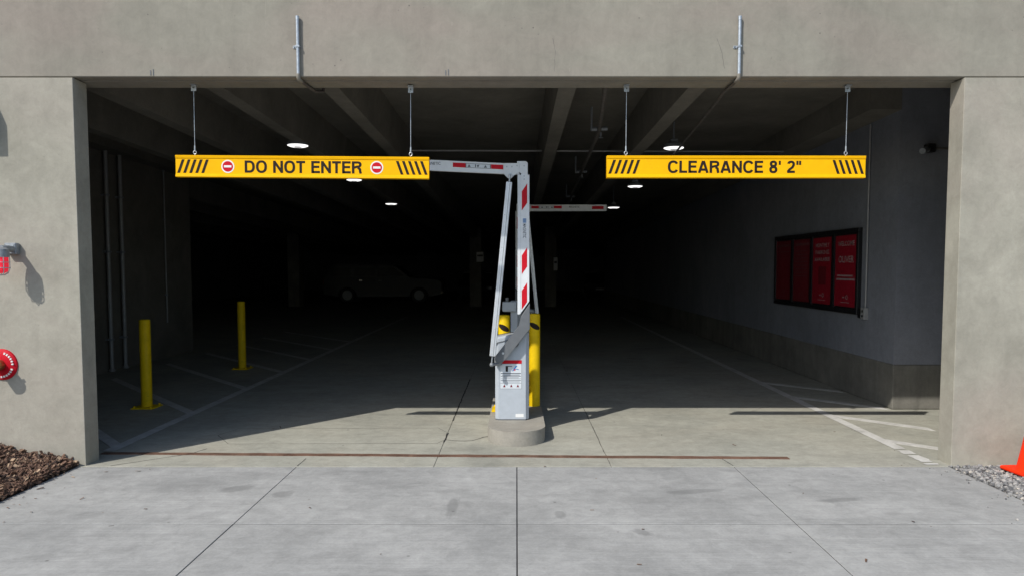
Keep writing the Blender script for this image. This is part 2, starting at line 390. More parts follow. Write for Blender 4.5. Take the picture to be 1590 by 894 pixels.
# the building
bld = empty('parking_garage', (0, FY, 0), 'concrete parking garage with a wide dark vehicle entrance', 'building')
def part(name, mat, x0, x1, y0, y1, z0, z1, bev=0.0):
    m = MB(); m.box(x0, x1, y0 - FY, y1 - FY, z0, z1, bev); return m.build(name, mat, bld)
part('pier', 'pier', -9.5, -HX, FY - .012, 6.13, -.074, 3.238, .003)
part('pier', 'pier', HX + .035, 9.5, FY - .012, 6.13, -.074, 3.238, .003)
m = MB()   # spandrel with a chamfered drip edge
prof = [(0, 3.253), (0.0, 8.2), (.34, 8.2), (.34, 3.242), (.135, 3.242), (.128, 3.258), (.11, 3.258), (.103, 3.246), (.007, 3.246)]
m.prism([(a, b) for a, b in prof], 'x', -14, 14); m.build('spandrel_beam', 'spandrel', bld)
for x in (-3.02, -.585): 
    for dx in (0, .022):
        m = MB(); m.box(x + dx - .003, x + dx + .003, -.004, .01, 3.26, 3.30 + dx * .4); m.build('form_tie', 'armgrey', bld)
def crack(pts, w, mat):
    m = MB(); P = []
    for a, b in zip(pts, pts[1:]):
        a, b = Vector(a), Vector(b); n = max(2, int((b - a).length / .02)); P += [a.lerp(b, i / n) + Vector((random.uniform(-.003, .003), 0)) for i in range(n)]
    L = [[m.bm.verts.new((p.x - w * random.uniform(.2, 1), -.0006, p.y)), m.bm.verts.new((p.x + w * random.uniform(.2, 1), -.0006, p.y))] for p in P]
    for A, B in zip(L, L[1:]): m.bm.faces.new((A[0], A[1], B[1], B[0]))
    m.build('hairline_crack', mat, bld)
crack([(-2.06, 3.9), (-2.065, 3.72), (-2.06, 3.52)], .0016, 'pier'); crack([(.30, 3.56), (.32, 3.44), (.31, 3.27)], .0022, 'base')
crack([(1.65, 3.56), (1.69, 3.46), (1.72, 3.29)], .003, 'base'); crack([(-.53, 3.69), (-.53, 3.63)], .003, 'pier'); crack([(.44, 3.32), (.44, 3.26)], .002, 'pier')
for s in (-1, 1):
    x0, x1 = sorted((s * 9.5, s * 14)); part('pier', 'pier', x0, x1, FY, 6.13, -.074, 3.238)
def slope(y): return -.02 * (y - 6.3)
def sloped(name, mat, x0, x1, y0, y1, z0, z1):
    m = MB(); m.box(x0, x1, y0 - FY, y1 - FY, z0, z1)
    for v in m.bm.verts: v.co.z += slope(v.co.y + FY)
    return m.build(name, mat, bld)
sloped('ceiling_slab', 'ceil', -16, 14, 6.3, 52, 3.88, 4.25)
for x, w in ((-5.3, .17), (-4.15, .17), (-2.97, .17), (-1.87, .17), (.40, .17), (1.64, .18), (2.95, .0), (5.6, .17), (-7.4, .17), (-8.6, .17), (-10, .17), (-12, .17), (8, .17), (10, .17)):
    if not w: continue
    m = MB(); m.prism([(x, 3.40), (x + w, 3.40), (x + w + .05, 3.885), (x - .05, 3.885)], 'y', 6.3 - FY, 51.9 - FY)
    for v in m.bm.verts: v.co.z += slope(v.co.y + FY)
    m.build('ceiling_rib', 'ceil', bld)
sloped('ledger_beam', 'ceil', 4.10, 4.46, 8.32, 36, 3.54, 3.885)
sloped('ledger_beam', 'ceil', -6.6, -6.3, 6.3, 14.4, 3.62, 3.885)
# right side: cast base and wall above
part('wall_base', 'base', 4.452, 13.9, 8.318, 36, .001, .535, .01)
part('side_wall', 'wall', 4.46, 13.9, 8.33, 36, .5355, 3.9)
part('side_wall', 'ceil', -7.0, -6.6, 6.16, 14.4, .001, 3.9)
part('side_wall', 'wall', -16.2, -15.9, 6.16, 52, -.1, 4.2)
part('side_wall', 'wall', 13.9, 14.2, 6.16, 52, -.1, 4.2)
part('back_wall', 'wall', -16, 14, 51.6, 52, -.1, 4.2)
for x in (-1.75, 1.45): part('column', 'base', x - .25, x + .25, 30.2, 30.8, .001, 3.6, .02)
for x in (-9.5, 6.9): part('column', 'base', x - .25, x + .25, 30.2, 30.8, .001, 3.6, .02)

# planting bed with mulch (left) and gravel strip (right)
def bedz(x, y):
    d = max(0, -3.72 - x); return min(.18, .015 + .22 * d ** .8) + .02 * math.sin(9 * x + 5 * y) * min(1, d * 3)
m = MB(); nx, ny = 40, 40; vs = [[None] * (ny + 1) for _ in range(nx + 1)]
for i in range(nx + 1):
    for j in range(ny + 1):
        x = -3.722 - 4.0 * (i / nx) ** 1.6; y = FY - .014 - 8 * (j / ny) ** 1.6
        vs[i][j] = m.bm.verts.new((x, y, bedz(x, y) - .015))
for i in range(nx):
    for j in range(ny): m.bm.faces.new((vs[i][j], vs[i][j + 1], vs[i + 1][j + 1], vs[i + 1][j]))
tag(m.build('mulch_bed_soil', 'soil'), kind='structure')
MB().box(3.662, 8.5, -2, FY - .014, -.074, -.006).build('gravel_bed', 'gravelbase')['kind'] = 'structure'

def scatter(name, mats, gen, n, label, cat):
    """many little closed pieces joined in one mesh with several material slots"""
    V, F, MI = [], [], []
    for _ in range(n):
        vv, ff, mi = gen(); b = len(V); V += vv; F += [tuple(q + b for q in f) for f in ff]; MI += [mi] * len(ff)
    me = bpy.data.meshes.new(name); me.from_pydata(V, [], F)
    for q in mats: me.materials.append(q)
    me.polygons.foreach_set('material_index', MI)
    o = bpy.data.objects.new(name, me); COL.objects.link(o); return tag(o, label, cat, kind='stuff')
BOXF = [(0, 1, 2, 3), (7, 6, 5, 4), (0, 4, 5, 1), (1, 5, 6, 2), (2, 6, 7, 3), (3, 7, 4, 0)]
chipm = [paint('bark_chip_%d' % i, c, .85, wear=.2, scale=40) for i, c in enumerate(((.17, .095, .060), (.12, .064, .042), (.24, .15, .095), (.06, .036, .026), (.44, .31, .20)))]
def chip():
    near = random.random() < .8
    x = -3.735 - (random.random() ** 1.2) * (1.0 if near else 3.2); y = FY - .03 - random.random() * (1.7 if near else 6)
    L = random.choice((.02, .035, .05, .09)) * random.uniform(.7, 1.2); w = L * random.uniform(.07, .2); t = random.uniform(.002, .006)
    q = Matrix.Rotation(random.uniform(0, 6.28), 3, 'Z') @ Matrix.Rotation(random.gauss(0, .5), 3, 'Y') @ Matrix.Rotation(random.gauss(0, .6), 3, 'X')
    c = Vector((x, y, bedz(x, y) - .008 + random.uniform(0, .022))); k = random.uniform(.3, .9); out = []
    for z in (-t, t):
        for a, b in ((-1, -1), (1, -k), (1, k), (-1, 1)):
            p = q @ Vector((a * L / 2, b * w, z)) + c
            p.y = min(p.y, FY - .016); p.x = min(p.x, -3.70); out.append(tuple(p))
    return out, BOXF, random.choices(range(5), (5, 4, 3, 3, .7))[0]
scatter('bark_mulch', chipm, chip, 17000, 'brown bark mulch heaped against the left pier', 'mulch')
stm = [paint('gravel_stone_%d' % i, c, .8, wear=.15, scale=50) for i, c in enumerate(((.27, .265, .255), (.18, .178, .175), (.38, .365, .34), (.11, .11, .112), (.48, .44, .38)))]
_b = bmesh.new(); bmesh.ops.create_icosphere(_b, subdivisions=1, radius=1)
ICOV = [v.co.copy() for v in _b.verts]; ICOF = [tuple(v.index for v in f.verts) for f in _b.faces]; _b.free()
def stone():
    near = random.random() < .85
    x = 3.665 + random.random() * (1.5 if near else 3.5); y = FY - .03 - random.random() * (1.8 if near else 5)
    r = random.choice((.005, .007, .010, .013, .019)) * random.uniform(.8, 1.2); sc = Vector((random.uniform(.7, 1.4), random.uniform(.7, 1.3), random.uniform(.5, .9)))
    rot = Matrix.Rotation(random.uniform(0, 6.28), 3, 'Z') @ Matrix.Rotation(random.uniform(-.6, .6), 3, 'X')
    c = Vector((x, y, -.004 + random.uniform(0, .012)))
    out = [tuple(rot @ Vector((v.x * sc.x, v.y * sc.y, v.z * sc.z)) * r * random.uniform(.8, 1.15) + c) for v in ICOV]
    return [(a, min(b, FY - .014), z) for a, b, z in out], ICOF, random.choices(range(5), (5, 4, 3, 2, 1))[0]
def litter():                      # stray chips, grit and twigs blown over the slabs
    v, f, mi = chip(); k = random.random()
    if k < .45: tx, ty = -3.70 + random.expovariate(5), random.uniform(4.2, 5.9)
    else: tx, ty = random.uniform(-3.5, 3.5), random.uniform(3.2, 7.4)
    c = sum((Vector(q) for q in v), Vector()) / 8; sc = random.uniform(.25, .7)
    return [((q[0] - c.x) * sc + tx, (q[1] - c.y) * sc + ty, max(.0012, (q[2] - c.z) * sc * .4 + .005)) for q in v], f, mi
scatter('debris', chipm, litter, 90, 'stray bark chips and twigs blown across the driveway', 'debris')
def spill():
    v, f, mi = stone(); c = sum((Vector(q) for q in v), Vector()) / len(v); tx, ty = 3.655 - random.expovariate(9), random.uniform(4.3, 5.9)
    return [((q[0] - c.x) * .6 + tx, (q[1] - c.y) * .6 + ty, (q[2] - c.z) * .6 + .005) for q in v], f, mi
scatter('spilled_gravel', stm, spill, 60, 'a few pebbles spilled from the gravel onto the driveway edge', 'gravel')
scatter('gravel', stm, stone, 12000, 'loose grey gravel along the right pier', 'gravel')

# traffic island
pts = [(.28 * math.cos(a), 6.85 - .28 * math.sin(a)) for a in [math.pi * k / 20 for k in range(21)]] + [(-.28, 13.2), (.28, 13.2)]
m = MB(); m.prism(pts, 'z', .0005, .14)
top = [e for e in m.bm.edges if all(v.co.z > .13 for v in e.verts)]
bmesh.ops.bevel(m.bm, geom=top, offset=.03, segments=4, affect='EDGES', profile=.5)
tag(m.build('traffic_island', 'island', smooth=True), 'long concrete traffic island with rounded nose under the barrier gates', 'island')

# ================================================================== HANGING SIGNS
def hanging_sign(x0, x1, z0, z1, tilt, words, tx0, tx1, hx, discs, label):
    cx = (x0 + x1) / 2; w = (x1 - x0) / 2; zc = (z0 + z1) / 2; h = (z1 - z0) / 2; Y = 6.19
    root = empty('hanging_sign', (cx, Y, zc), label, 'sign', 'yellow signs hung across the entrance')
    root.rotation_euler = (0, tilt, 0)
    m = MB()  # extruded bar: flat face with a lip along the top and bottom
    m.prism([(-.019, -h + .028), (-.019, h - .028), (-.024, h - .024), (-.028, h - .004), (-.022, h), (.024, h), (.028, h - .006), (.028, -h + .006), (.024, -h), (-.022, -h), (-.028, -h + .004), (-.024, -h + .024)], 'x', -w, w)
    m.build('sign_bar', 'yellow', root)
    f = -.0195
    sh = h - .036
    for e in (-1, 1):
        for k in range(5):
            bx = e * (w - .045 - k * .052); s_ = .021; ln = .018
            # stripes lean inward at the top
            pts = [(bx - ln / 2 * 1.3 + e * .0 - s_ * (1 if e < 0 else -1), -sh), (bx + ln / 2 * 1.3 - s_ * (1 if e < 0 else -1), -sh),
                   (bx + ln / 2 * 1.3 + s_ * (1 if e < 0 else -1), sh), (bx - ln / 2 * 1.3 + s_ * (1 if e < 0 else -1), sh)]
            q = MB(); q.prism(pts, 'y', f - .001, f + .0004); q.build('stripe', 'black', root)
    bold_text('letter', words, 'black', root, tx0 - cx, tx1 - cx, -.052, .052, f)
    for dx in discs:
        d = empty('no_entry_symbol', (dx - cx, 0, 0)); d.parent = root
        MB().lathe([(.056, f - .001), (.056, f + .0004)], 32, 'y').build('disc_rim', 'white', d)
        MB().lathe([(.045, f - .0022), (.045, f - .0006)], 32, 'y').build('red_disc', 'red', d)
        MB().box(-.032, .032, f - .0034, f - .0018, -.009, .009).build('white_bar', 'white', d)
    zt = 3.24 - zc
    for k in hx:
        X = k - cx; lean = tilt * 0
        b = MB(); b.box(X - .022, X + .022, -.035, .035, zt - .008, zt - .002); b.box(X - .022, X + .022, -.006, .0, zt - .058, zt - .008)
        b.build('ceiling_bracket', 'galv', root)
        MB().tube((X, -.003, zt - .04), (X, 0, h + .075), .0028, n=8).build('cable', 'galv', root)
        MB().tube((X, 0, h + .042), (X, 0, h + .085), .0065, n=8).build('crimp_sleeve', 'galv', root)
        e = MB(); e.torus((X, 0, h + .026), .013, .0038); e.tube((X, 0, h - .01), (X, 0, h + .014), .004, n=8); e.build('eye_bolt', 'galv', root, smooth=True)
        MB().tube((X, -.012, zt - .03), (X, .002, zt - .03), .007, n=6).build('bolt', 'armgrey', root)
    return root
hanging_sign(-2.94, -.755, 2.447, 2.634, R(.45), 'DO NOT ENTER', -2.345, -1.335, (-2.78, -.915), (-2.49, -1.205), 'yellow hanging bar reading DO NOT ENTER with two red no entry symbols')
hanging_sign(.78, 3.01, 2.447, 2.637, R(.05), "CLEARANCE 8' 2\"", 1.305, 2.455, (.945, 2.845), (), 'yellow hanging bar reading CLEARANCE 8\' 2"')

# ================================================================== BARRIER GATES
def barrier(x, y, side, label, tilt, z=.14):
    """side=+1: cabinet with boom on its right and arm folded out to the left; -1 mirrored"""
    s = side
    root = empty('barrier_gate', (x, y, z), label, 'barrier gate', 'articulated barrier gates on the island')
    def poly(pts): return [(s * a, b - z) for a, b in pts]
    def bx(m, x0, x1, y0, y1, z0, z1, bev=0): 
        a, b = sorted((s * x0, s * x1)); return m.box(a, b, y0, y1, z0 - z, z1 - z, bev)
    # cabinet: chamfered corners, sloped top
    m = MB(); w = .17; c = .032
    ft = [(-w, c), (-w + c, 0), (w - c, 0), (w, c), (w, .30 - c), (w - c, .30), (-w + c, .30), (-w, .30 - c)]
    m.prism([(s * a, b) for a, b in ft], 'z', .012, .86)
    for v in m.bm.verts:
        if v.co.z > .5: v.co.z += -.02 + (s * v.co.x + .17) / .34 * .06
    top = [e for e in m.bm.edges if all(v.co.z > .5 for v in e.verts)]
    bmesh.ops.bevel(m.bm, geom=top, offset=.022, segments=3, affect='EDGES', profile=.5)
    cab = m.build('cabinet', 'cab', root)
    m = MB(); m.prism([(s * a * .99, b * .99 + .0015) for a, b in ft], 'z', .0005, .0125); m.build('cabinet_foot', 'armgrey', root)
    m = MB(); m.prism(poly([(-.172, .915), (-.172, .925), (.02, .972), (.02, .962)]), 'y', -.004, .02); m.build('lid_seam', 'armgrey', cab)
    # pivot holder: dark arm leaning up to the boom
    m = MB(); m.prism(poly([(-.150, .735), (-.098, .735), (-.06, .775), (.178, 1.07), (.178, 1.33), (.09, 1.20), (.075, 1.10), (-.165, .80), (-.172, .765)]), 'y', -.085, -.03, .006)
    hold = m.build('boom_holder', 'armgrey', root)
    MB().tube((s * -.09, -.092, .83 - z), (s * -.09, -.03, .83 - z), .012, n=12).build('bolt', 'galv', hold)
    MB().tube((s * .02, -.04, .93 - z), (s * .02, .05, .93 - z), .05, n=20).build('pivot_shaft', 'armgrey', root)
    # lower boom
    m = MB(); m.prism(poly([(.055, 1.215), (.078, 1.215), (.172, 1.345), (.172, 2.585), (.055, 2.585)]), 'y', -.075, -.03, .004)
    boom = m.build('boom', 'boom', root)
    m = MB(); m.prism(poly([(.0845, 1.235), (.0875, 1.235), (.0875, 2.58), (.0845, 2.58)]), 'y', -.077, -.0745); m.build('groove', 'alu', boom)
    for zz in (1.295, 1.64, 2.265):
        m = MB(); m.prism(poly([(.097, zz - .03), (.150, zz + .045), (.150, zz + .235), (.097, zz + .155)]), 'y', -.0765, -.0745); m.build('red_reflector', 'red', boom)
    ux = (.108, .140) if s > 0 else (-.140, -.108)
    text('lettering', 'MAGNETIC', 'print', boom, *ux, 1.965 - z, 2.105 - z, -.0758, rot90=True, bold=.01)
    q = MB()
    for k in range(3): q.box(min(ux) + .012 * k, min(ux) + .012 * k + .008, -.0765, -.0745, 2.115 - z, 2.158 - z)
    q.build('logo_mark', 'blue', boom)
    # hinge plates
    m = MB(); m.prism(poly([(-.075, 2.695), (.075, 2.695), (.07, 2.60), (.045, 2.60), (-.01, 2.545), (-.035, 2.545), (-.085, 2.595)]), 'y', -.086, -.079, .002)
    hp = m.build('hinge_plate', 'boom', root)
    m = MB(); m.prism(poly([(.09, 2.52), (.155, 2.52), (.155, 2.70), (.135, 2.715), (.05, 2.715), (.05, 2.62), (.09, 2.60)]), 'y', -.0785, -.072, .002)
    hp2 = m.build('hinge_plate', 'boom', root)
    for (a, b) in ((-.05, 2.66), (.0, 2.66), (.05, 2.67)): MB().tube((s * a, -.090, b - z), (s * a, -.08, b - z), .008, n=8).build('bolt', 'galv', hp)
    for (a, b) in ((.12, 2.67), (.12, 2.57), (.12, 2.54)): MB().tube((s * a, -.083, b - z), (s * a, -.075, b - z), .007, n=8).build('bolt', 'galv', hp2)
    # folded arm
    L = 1.31
    m = MB(); m.prism(poly([(.075, 2.585), (.075, 2.690), (-L, 2.690 + tilt * (L + .075)), (-L, 2.585 + tilt * (L + .075))]), 'y', -.07, -.028, .004)
    arm = m.build('folded_arm', 'boom', root)
    def az(a): return 2.690 + tilt * (.075 - a)
    def lab(x0, x1, t, b, mat, nm, d=0):
        q = MB(); q.prism(poly([(x0, az(x0) - t), (x1, az(x1) - t), (x1, az(x1) - b), (x0, az(x0) - b)]), 'y', -.0715 - d, -.0695); return q.build(nm, mat, arm)
    lab(-.58, -.455, .018, .062, 'red', 'red_reflector'); lab(-.205, -.085, .018, .062, 'red', 'red_reflector')
    lab(-.455, -.207, .018, .062, 'print', 'warning_label'); lab(-.447, -.215, .022, .058, 'labelbg', 'warning_label', .0008)
    for a in (-.42, -.26):
        q = MB(); q.prism(poly([(a - .016, az(a) - .054), (a + .016, az(a) - .054), (a, az(a) - .027)]), 'y', -.0733, -.0700); q.build('warning_triangle', 'print', arm)
    q = MB(); q.prism(poly([(-.362, az(-.35) - .054), (-.352, az(-.35) - .054), (-.352, az(-.35) - .026), (-.362, az(-.35) - .026)]), 'y', -.0733, -.07)
    q.prism(poly([(-.345, az(-.33) - .032), (-.318, az(-.33) - .026), (-.33, az(-.33) - .054), (-.337, az(-.33) - .054)]), 'y', -.0733, -.07); q.build('pictogram', 'print', arm)
    lab(-L + .05, -L + .24, .025, .075, 'red', 'red_reflector')
    tx = (-.87, -.70) if s > 0 else (.70, .87)
    text('lettering', 'MAGNETIC', 'print', arm, *tx, az(-.78) - .05 - z, az(-.78) - .022 - z, -.0712, bold=.01)
    # push rod
    a, b = Vector((s * -.192, -.13, .81 - z)), Vector((s * -.025, -.13, 2.505 - z)); d = (b - a).normalized(); n = Vector((d.z, 0, -d.x)) * s
    m = MB(); V = []
    for p in (a, b):
        for u, q in ((-.029, 0), (-.029, -.04), (.029, -.04), (.029, 0)): V.append(m.bm.verts.new(p + n * u + Vector((0, q, 0))))
    for f in ((0, 1, 2, 3), (7, 6, 5, 4), (0, 4, 5, 1), (1, 5, 6, 2), (2, 6, 7, 3), (3, 7, 4, 0)): m.bm.faces.new([V[i] for i in f])
    bmesh.ops.bevel(m.bm, geom=m.bm.edges[:], offset=.005, segments=2, affect='EDGES', profile=.5)
    rod = m.build('push_rod', 'alu', root)
    m = MB(); V = []
    for p in (a + d * .01, b - d * .01):
        for u in (.006, .010): V.append(m.bm.verts.new(p + n * u + Vector((0, -.0408, 0))))
    m.bm.faces.new((V[0], V[1], V[3], V[2])); m.build('groove', 'armgrey', rod)
    e0 = a - d * .085; e1 = b + d * .075; o = Vector((0, -.02, 0))
    m = MB(); m.tube(a + o, e0 + o, .009, n=10); bmesh.ops.create_uvsphere(m.bm, u_segments=12, v_segments=8, radius=.021, matrix=Matrix.Translation(e0 + o)); m.tube(e0 + o, e0 + Vector((s * .06, .06, 0)), .014, n=10); m.build('ball_joint', 'grey', rod, smooth=True)
    m = MB(); m.tube(b + o, e1 + o, .009, n=10); m.tube(e1 + o, e1 + Vector((0, .05, 0)), .012, n=10); m.build('ball_joint', 'galv', rod, smooth=True)
    q = MB(); bx(q, -.176, -.10, -.06, -.002, .70, .79, .01); q.build('rod_lever', 'grey', root)
    # printed warning label
    f = -.0012
    x0, x1 = (-.122, .098) if s > 0 else (-.098, .122)
    def pr(nm, mat, u0, u1, v0, v1, dpt=0.0, par=None):
        q = MB(); q.box(x0 + u0 * (x1 - x0), x0 + u1 * (x1 - x0), f - dpt, .002, .46 + v0 * .29 - z, .46 + v1 * .29 - z); return q.build(nm, mat, par or lb)
    lb = MB().box(x0, x1, f, .002, .46 - z, .75 - z).build('warning_label', 'print', root)
    pr('label_sheet', 'labelbg', .012, .988, .008, .87, .0006); pr('label_header', 'red', .0, 1, .885, 1.0, .0006)
    pr('pictogram', 'black', .26, .37, .60, .80, .0014); pr('pictogram', 'print', .37, .56, .775, .805, .0014)
    q = MB()
    u = lambda a, b: (x0 + a * (x1 - x0), .46 + b * .29 - z)
    q.prism([u(.55, .62), u(.60, .62), u(.80, .80), u(.73, .82)], 'y', f - .0014, .002); q.prism([u(.60, .72), u(.66, .70), u(.86, .66), u(.86, .69)], 'y', f - .0012, .002)
    q.build('pictogram', 'blue', lb)
    q = MB(); q.prism([u(.66, .63), u(.72, .66), u(.70, .70), u(.63, .68)], 'y', f - .0018, .002); q.build('pictogram', 'red', lb)
    for v, a, b, h in ((.525, .04, .96, .03), (.475, .10, .90, .018), (.435, .04, .96, .022), (.385, .1, .86, .016), (.35, .04, .96, .012), (.285, .04, .96, .02), (.24, .12, .9, .014), (.195, .02, .98, .01)):
        pr('text_line', 'print', a, b, v, v + h, .0014)
    for k in (.2, .52, .82):
        q = MB(); q.prism([u(k - .06, .06), u(k + .06, .06), u(k, .16)], 'y', f - .0014, .002); q.build('warning_triangle', 'posterd', lb)
    q = MB(); q.box(*(( .035, .118) if s > 0 else (-.118, -.035)), -.0015, .002, .172 - z, .205 - z); q.build('maker_sticker', 'white', root)
    return root
barrier(-.045, 7.09, 1, 'nearer grey barrier gate with red striped boom folded out to the left', .047)
barrier(.155, 11.65, -1, 'farther barrier gate in shadow with its arm folded to the right', .002)

# ================================================================== BOLLARDS
def bollard(x, y, z, h, plate, mark, label):
    r = .062
    root = empty('bollard', (x, y, z), label, 'bollard', 'yellow steel bollards')
    m = MB(); m.lathe([(r, .001), (r, h - .012), (r - .004, h - .004), (r - .012, h)], 28); m.build('post', 'bollard', root, smooth=True)
    if plate:
        m = MB(); m.box(-.13, .13, -.13, .13, .001, .014, .002); bp = m.build('base_plate', 'bollard', root)
        for a in (-1, 1):
            for b in (-1, 1): MB().tube((a * .1, b * .1, .012), (a * .1, b * .1, .035), .012, n=6).build('anchor_bolt', 'bollard', bp)
    if mark:   # black leaf shaped sticker wrapped on the front
        m = MB(); n = 14; L = []
        for i in range(n + 1):
            t = i / n; a = R(-90) + (t - .5) * R(118); hw = .032 * math.sin(math.pi * min(1, max(0, .06 + t * .88))) ** .7; zz = h - .135 - (t - .5) * .055; q = r + .0012
            L.append([m.bm.verts.new((q * math.cos(a), q * math.sin(a), zz + hw)), m.bm.verts.new((q * math.cos(a), q * math.sin(a), zz - hw))])
        for A, B in zip(L, L[1:]): m.bm.faces.new((A[0], A[1], B[1], B[0]))
        m.build('black_mark', 'black', root)
    return root
bollard(-4.45, 8.45, 0, 1.06, True, False, 'yellow bollard nearest the left pier in the hatched zone')
bollard(-4.56, 11.71, 0, 1.12, True, False, 'yellow bollard farther back among the floor hatching')
bollard(.20, 7.85, .14, 1.03, False, True, 'yellow bollard with black mark right of the grey gate cabinet')
bollard(-.135, 7.62, .14, 1.03, True, True, 'yellow bollard with black mark half hidden behind the push rod')

# card reader pedestal on the island
pd = empty('reader_pedestal', (-.03, 9.0, .14), 'slim grey reader pedestal on the island behind the nearer gate', 'pedestal')
MB().box(-.045, .045, -.03, .03, .012, 1.12, .006).build('post', 'cab', pd)
MB().box(-.09, .09, -.08, .08, .0005, .012).build('base_plate', 'cab', pd)
MB().box(-.15, .03, -.10, -.031, .985, 1.11, .01).build('reader_head', 'cab', pd)
MB().tube((-.09, -.06, 1.11), (-.09, -.06, 1.16), .022, n=14).build('camera_dome', 'armgrey', pd)

# ================================================================== CONDUITS AND PIPES
def conduit(x, run, label):
    root = empty('conduit', (x, FY, 3.19), label, 'conduit', 'steel conduits on the beam above the entrance')
    pts = [(0, -.022, .53), (0, -.022, .06)]
    MB().path(pts, .0135, 14).build('pipe', 'galv', root, smooth=True)
    MB().path([(0, -.022, .54), (0, -.022, .51)], .015, 14).build('end_cap', 'galv', root, smooth=True)
    m = MB(); m.path([(0, -.022, .075), (0, -.022, .05), (0, -.012, .037), (0, .012, .034), (0, .06, .034)], .016, 14); m.build('elbow', 'spandrel', root, smooth=True)
    MB().path([(0, .05, .034)] + run, .014, 10).build('ceiling_run', 'darkpipe', root, smooth=True)
    m = MB(); m.box(-.045, -.012, -.006, -.0005, .285, .307, .001); m.box(-.0175, .0175, -.039, -.0005, .287, .305, .003); m.build('strap', 'galv', root)
    MB().tube((-.034, -.012, .296), (-.034, -.004, .296), .006, n=6).build('screw', 'armgrey', root)
conduit(-1.795, [(.02, .40, .034), (.06, .5, .06), (.1, .55, .3), (.1, .56, .65)], 'steel conduit on the beam above the DO NOT ENTER sign')
conduit(1.83, [(.0, .40, .034), (.06, .8, .05), (.45, 5.0, .05)], 'steel conduit on the beam above the CLEARANCE sign')

sp = empty('sprinkler_pipe', (0, 0, 0), 'dark sprinkler pipe with fittings running back under the ceiling', 'pipe')
MB().path([(.80, 6.4, 3.34), (.99, 8.6, 3.31), (1.1, 12.4, 3.26), (1.2, 16, 3.2), (1.3, 24, 3.05)], .024, 10).build('pipe', 'darkpipe', sp, smooth=True)
for (x, y, z) in ((.99, 8.6, 3.31), (1.09, 12.1, 3.265), (1.18, 15.6, 3.2)):
    MB().path([(x - .09, y, z + .02), (x + .10, y + .02, z + .03)], .026, 10).build('tee_fitting', 'grey', sp, smooth=True)
    MB().path([(x - .09, y, z), (x - .09, y, z + .28)], .014, 8).build('hanger_rod', 'grey', sp)
    m = MB(); m.tube((x + .02, y, z - .02), (x + .02, y, z - .07), .012, n=8); m.lathe([(.03, -.085), (.03, -.08)], 14, c=(x + .02, y, z)); m.build('sprinkler_head', 'grey', sp)
cp = MB(); cp.path([(-1.6, 10.9, 3.45), (4.1, 11.0, 3.45)], .013, 8)
tag(cp.build('cross_conduit', 'palepipe'), 'thin pale conduit crossing the garage ceiling sideways', 'conduit')
for x, y, z0, r, lb in ((-6.52, 11.35, .01, .03, 'pale vertical wall pipe nearer the left pier'), (-6.52, 11.75, .01, .03, 'pale vertical wall pipe, second from the left pier'), (-6.57, 13.3, .65, .014, 'thin vertical conduit high on the left inner wall')):
    rt = empty('wall_pipe', (x, y, z0), lb, 'pipe', 'vertical pipes on the left inner wall')
    MB().path([(0, 0, 0), (0, 0, 3.55 - z0)], r, 12).build('pipe', 'palepipe', rt, smooth=True)
    for zz in (.5, 1.9, 2.8): MB().box(-.075 if r > .02 else -.028, r + .004, -r - .006, r + .006, zz, zz + .03, .002).build('pipe_clamp', 'grey', rt)
    if z0 < .1: MB().lathe([(.05, 0.0005), (.05, .02), (.035, .04)], 14).build('floor_flange', 'palepipe', rt)
# thin horizontal cable run with box on the right return wall
rt = empty('wall_camera', (4.78, 8.33, 3.05), 'small dark camera with cable run high on the right inner wall', 'camera')
MB().path([(0, -.025, .0), (2.2, -.025, .0)], .012, 8).build('cable_run', 'darkpipe', rt)
MB().box(-.05, .05, -.09, -.001, -.05, .05, .01).build('mount', 'frame', rt)
MB().path([(-.03, -.06, -.01), (-.15, -.16, -.05)], .035, 12).build('camera_body', 'grey', rt, smooth=True)

# ceiling lights
def light_proto():
    root = empty('ceiling_light', (0, 0, 0))
    m = MB(); m.lathe([(.06, .075), (.125, .055), (.14, .02), (.14, .006)], 32); m.build('housing', 'grey', root, smooth=True)
    m = MB(); m.lathe([(.134, .0065), (.134, 0), (.10, -.012), (.055, -.014)], 32); m.build('diffuser', 'led', root, smooth=True)
    MB().lathe([(.052, -.013), (.045, -.02)], 24).build('centre_cap', 'ledcore', root)
    MB().tube((0, 0, .07), (0, 0, .52), .011, n=10).build('pendant_rod', 'grey', root)
    MB().box(-.05, .05, -.05, .05, .075, .12, .006).build('driver_box', 'grey', root)
    return root
lp = light_proto()
spots = [(-2.93, 9.6, 3.30, 'nearest of the left row of round ceiling lights'), (-2.94, 12.94, 3.25, 'middle of the left row of round ceiling lights'), (-2.97, 16.9, 3.17, 'farthest of the left row of round ceiling lights'),
         (2.15, 9.8, 3.30, 'nearest of the right row of round ceiling lights'), (2.2, 13.25, 3.17, 'middle of the right row of round ceiling lights'), (2.26, 16.6, 3.06, 'farthest of the right row of round ceiling lights')]
for i, (x, y, z, lb) in enumerate(spots):
    o = lp if i == 0 else copy_tree(lp)
    o.location = (x, y, z); tag(o, lb, 'ceiling light', 'round ceiling lights in the garage')

